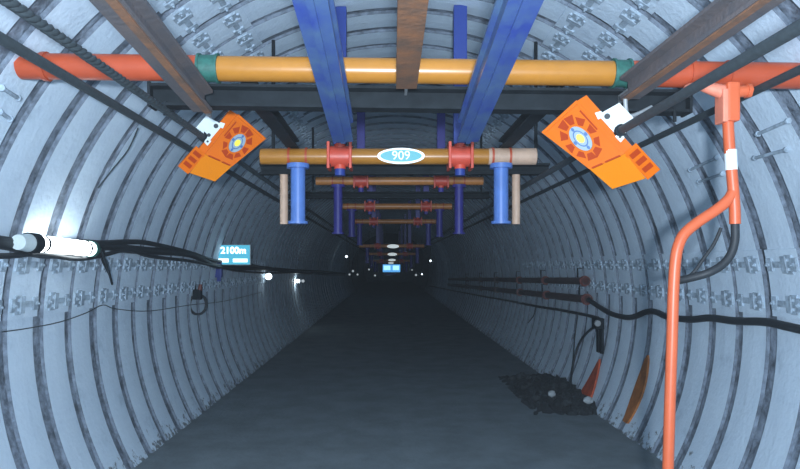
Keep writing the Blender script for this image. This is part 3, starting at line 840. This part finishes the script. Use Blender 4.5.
mm = MB(); mm.tube([c + Vector((-0.04, -0.085, 0.04)), c + Vector((-0.04, -0.12, 0.04))], 0.035, 12); mm.build('connector', M_GREY, e)
for dx in (-0.07, 0.05):
    mm = MB(); mm.box(c + Vector((0.02, dx, -0.17)), (0.03, 0.07, 0.28), None, 0.008); mm.build('side_plate', M_STEEL, e)
for k, (pts, lb) in enumerate((([(594, 327), (586, 334), (579, 344), (574, 360), (571, 378), (570, 394)], 'black cable hanging from the junction box down to the rubble'),
                               ([(578, 314), (575, 335), (573, 360), (569, 388)], 'thin wire hanging from the lower hose left of the junction box'),
                               ([(536, 307), (534, 315), (528, 323)], 'short stub of wire hanging under the brown pipes'))):
    mm = MB(); mm.tube([wallP(a, b, 0.08 if k < 2 else 0.06) for a, b in pts], 0.015 if k == 0 else 0.008, 8, smooth_path=4)
    tag(mm.build('cable', M_BLACK), lb, 'cable')
for (Yg, za, zb_, wd, m_, lb) in ((7.46, 0.06, 0.52, 0.22, M_WEDGER, 'red orange board wedged between two ribs at the right wall foot'),
                                 (6.20, 0.10, 0.74, 0.11, M_WEDGEO, 'amber orange slender board wedged between two ribs of the right wall')):
    mm = MB(); n = 16; P0 = []; P1 = []
    for i in range(n + 1):
        t = i / n; z = za + (zb_ - za) * t
        hw = wd * (math.sin(PI * min(1, 0.12 + 0.88 * t)) ** 0.7 if m_ is M_WEDGEO else (1 - t) ** 0.8) * 0.9 + 0.004
        for lst, ins in ((P0, 0.026), (P1, 0.005)):
            x = wall_x(z, 1, ins); lst += [Vector((x, Yg - hw, z)), Vector((x, Yg + hw, z))]
    k = len(P0)
    fs = []
    for i in range(n):
        a = 2 * i
        fs += [[a, a + 1, a + 3, a + 2], [k + a, k + a + 1, k + a + 3, k + a + 2], [a, a + 2, k + a + 2, k + a], [a + 1, a + 3, k + a + 3, k + a + 1]]
    fs += [[0, 1, k + 1, k], [k - 2, k - 1, 2 * k - 1, 2 * k - 2]]
    mm.add(P0 + P1, fs)
    tag(mm.build('wedge_board', m_), lb, 'board', 'orange boards at the right wall')
# rubble heap
mm = MB()
rows = []
nx, ny = 18, 26
for j in range(ny + 1):
    for i in range(nx + 1):
        u, v = i / nx, j / ny
        x = 1.55 + 0.72 * u; y = 6.9 + 2.5 * v
        h = 0.14 * math.sin(PI * v) ** 0.7 * u ** 1.1 + random.uniform(-0.02, 0.028)
        if i == 0 or j in (0, ny): h = -0.01
        rows.append(Vector((x + random.uniform(-.012, .012), y + random.uniform(-.03, .03), max(h, -0.01))))
k = nx + 1
mm.add(rows, [[j * k + i, j * k + i + 1, (j + 1) * k + i + 1, (j + 1) * k + i] for j in range(ny) for i in range(nx)])
tag(mm.build('rubble', M_DIRT), 'dark heap of coal dirt along the right wall foot', 'rubble', kind='stuff')
def stone(px, py, r, lb, m_, Y=None):
    Yf = Y or 1.45 * F / (py - VPY)
    c = P(px, py, Yf)
    bm = bmesh.new(); bmesh.ops.create_icosphere(bm, subdivisions=2, radius=r)
    for v in bm.verts: v.co *= random.uniform(0.8, 1.15); v.co.z *= 0.75
    s = MB(); bm.verts.index_update(); s.add([v.co + c for v in bm.verts], [[v.index for v in f.verts] for f in bm.faces]); bm.free()
    tag(s.build('stone', m_), lb, 'stone', 'stones in the rubble')
stone(552, 394, 0.05, 'pale stone lying on the dark rubble heap', M_STONE)
stone(588, 400, 0.055, 'pale stone at the near end of the rubble, below the red orange board', M_STONE)
for k in range(16):
    y = random.uniform(7.0, 9.2)
    stone(VPX + random.uniform(1.65, 2.1) * F / y, VPY + 1.53 * F / y, random.uniform(0.03, 0.06), 'dark lump of coal lying in the heap at the right wall foot', M_DIRT, y)

# ------------------------------------------------------------------ dusty air
hz = bpy.data.materials.new('dusty_air'); hz.use_nodes = True
nt = hz.node_tree; nt.nodes.remove(nt.nodes['Principled BSDF'])
vsn = nt.nodes.new('ShaderNodeVolumeScatter'); vsn.inputs['Color'].default_value = (0.8, 0.9, 1.0, 1); vsn.inputs['Density'].default_value = 0.0019; vsn.inputs['Anisotropy'].default_value = 0.0
nt.links.new(vsn.outputs[0], nt.nodes['Material Output'].inputs['Volume'])
mm = MB(); mm.box((CX, (YB + YE) / 2, 1.7), (5.6, YE - YB + 1.0, 4.6))
tag(mm.build('haze', hz), 'thin dusty air filling the whole tunnel', 'haze', kind='stuff')
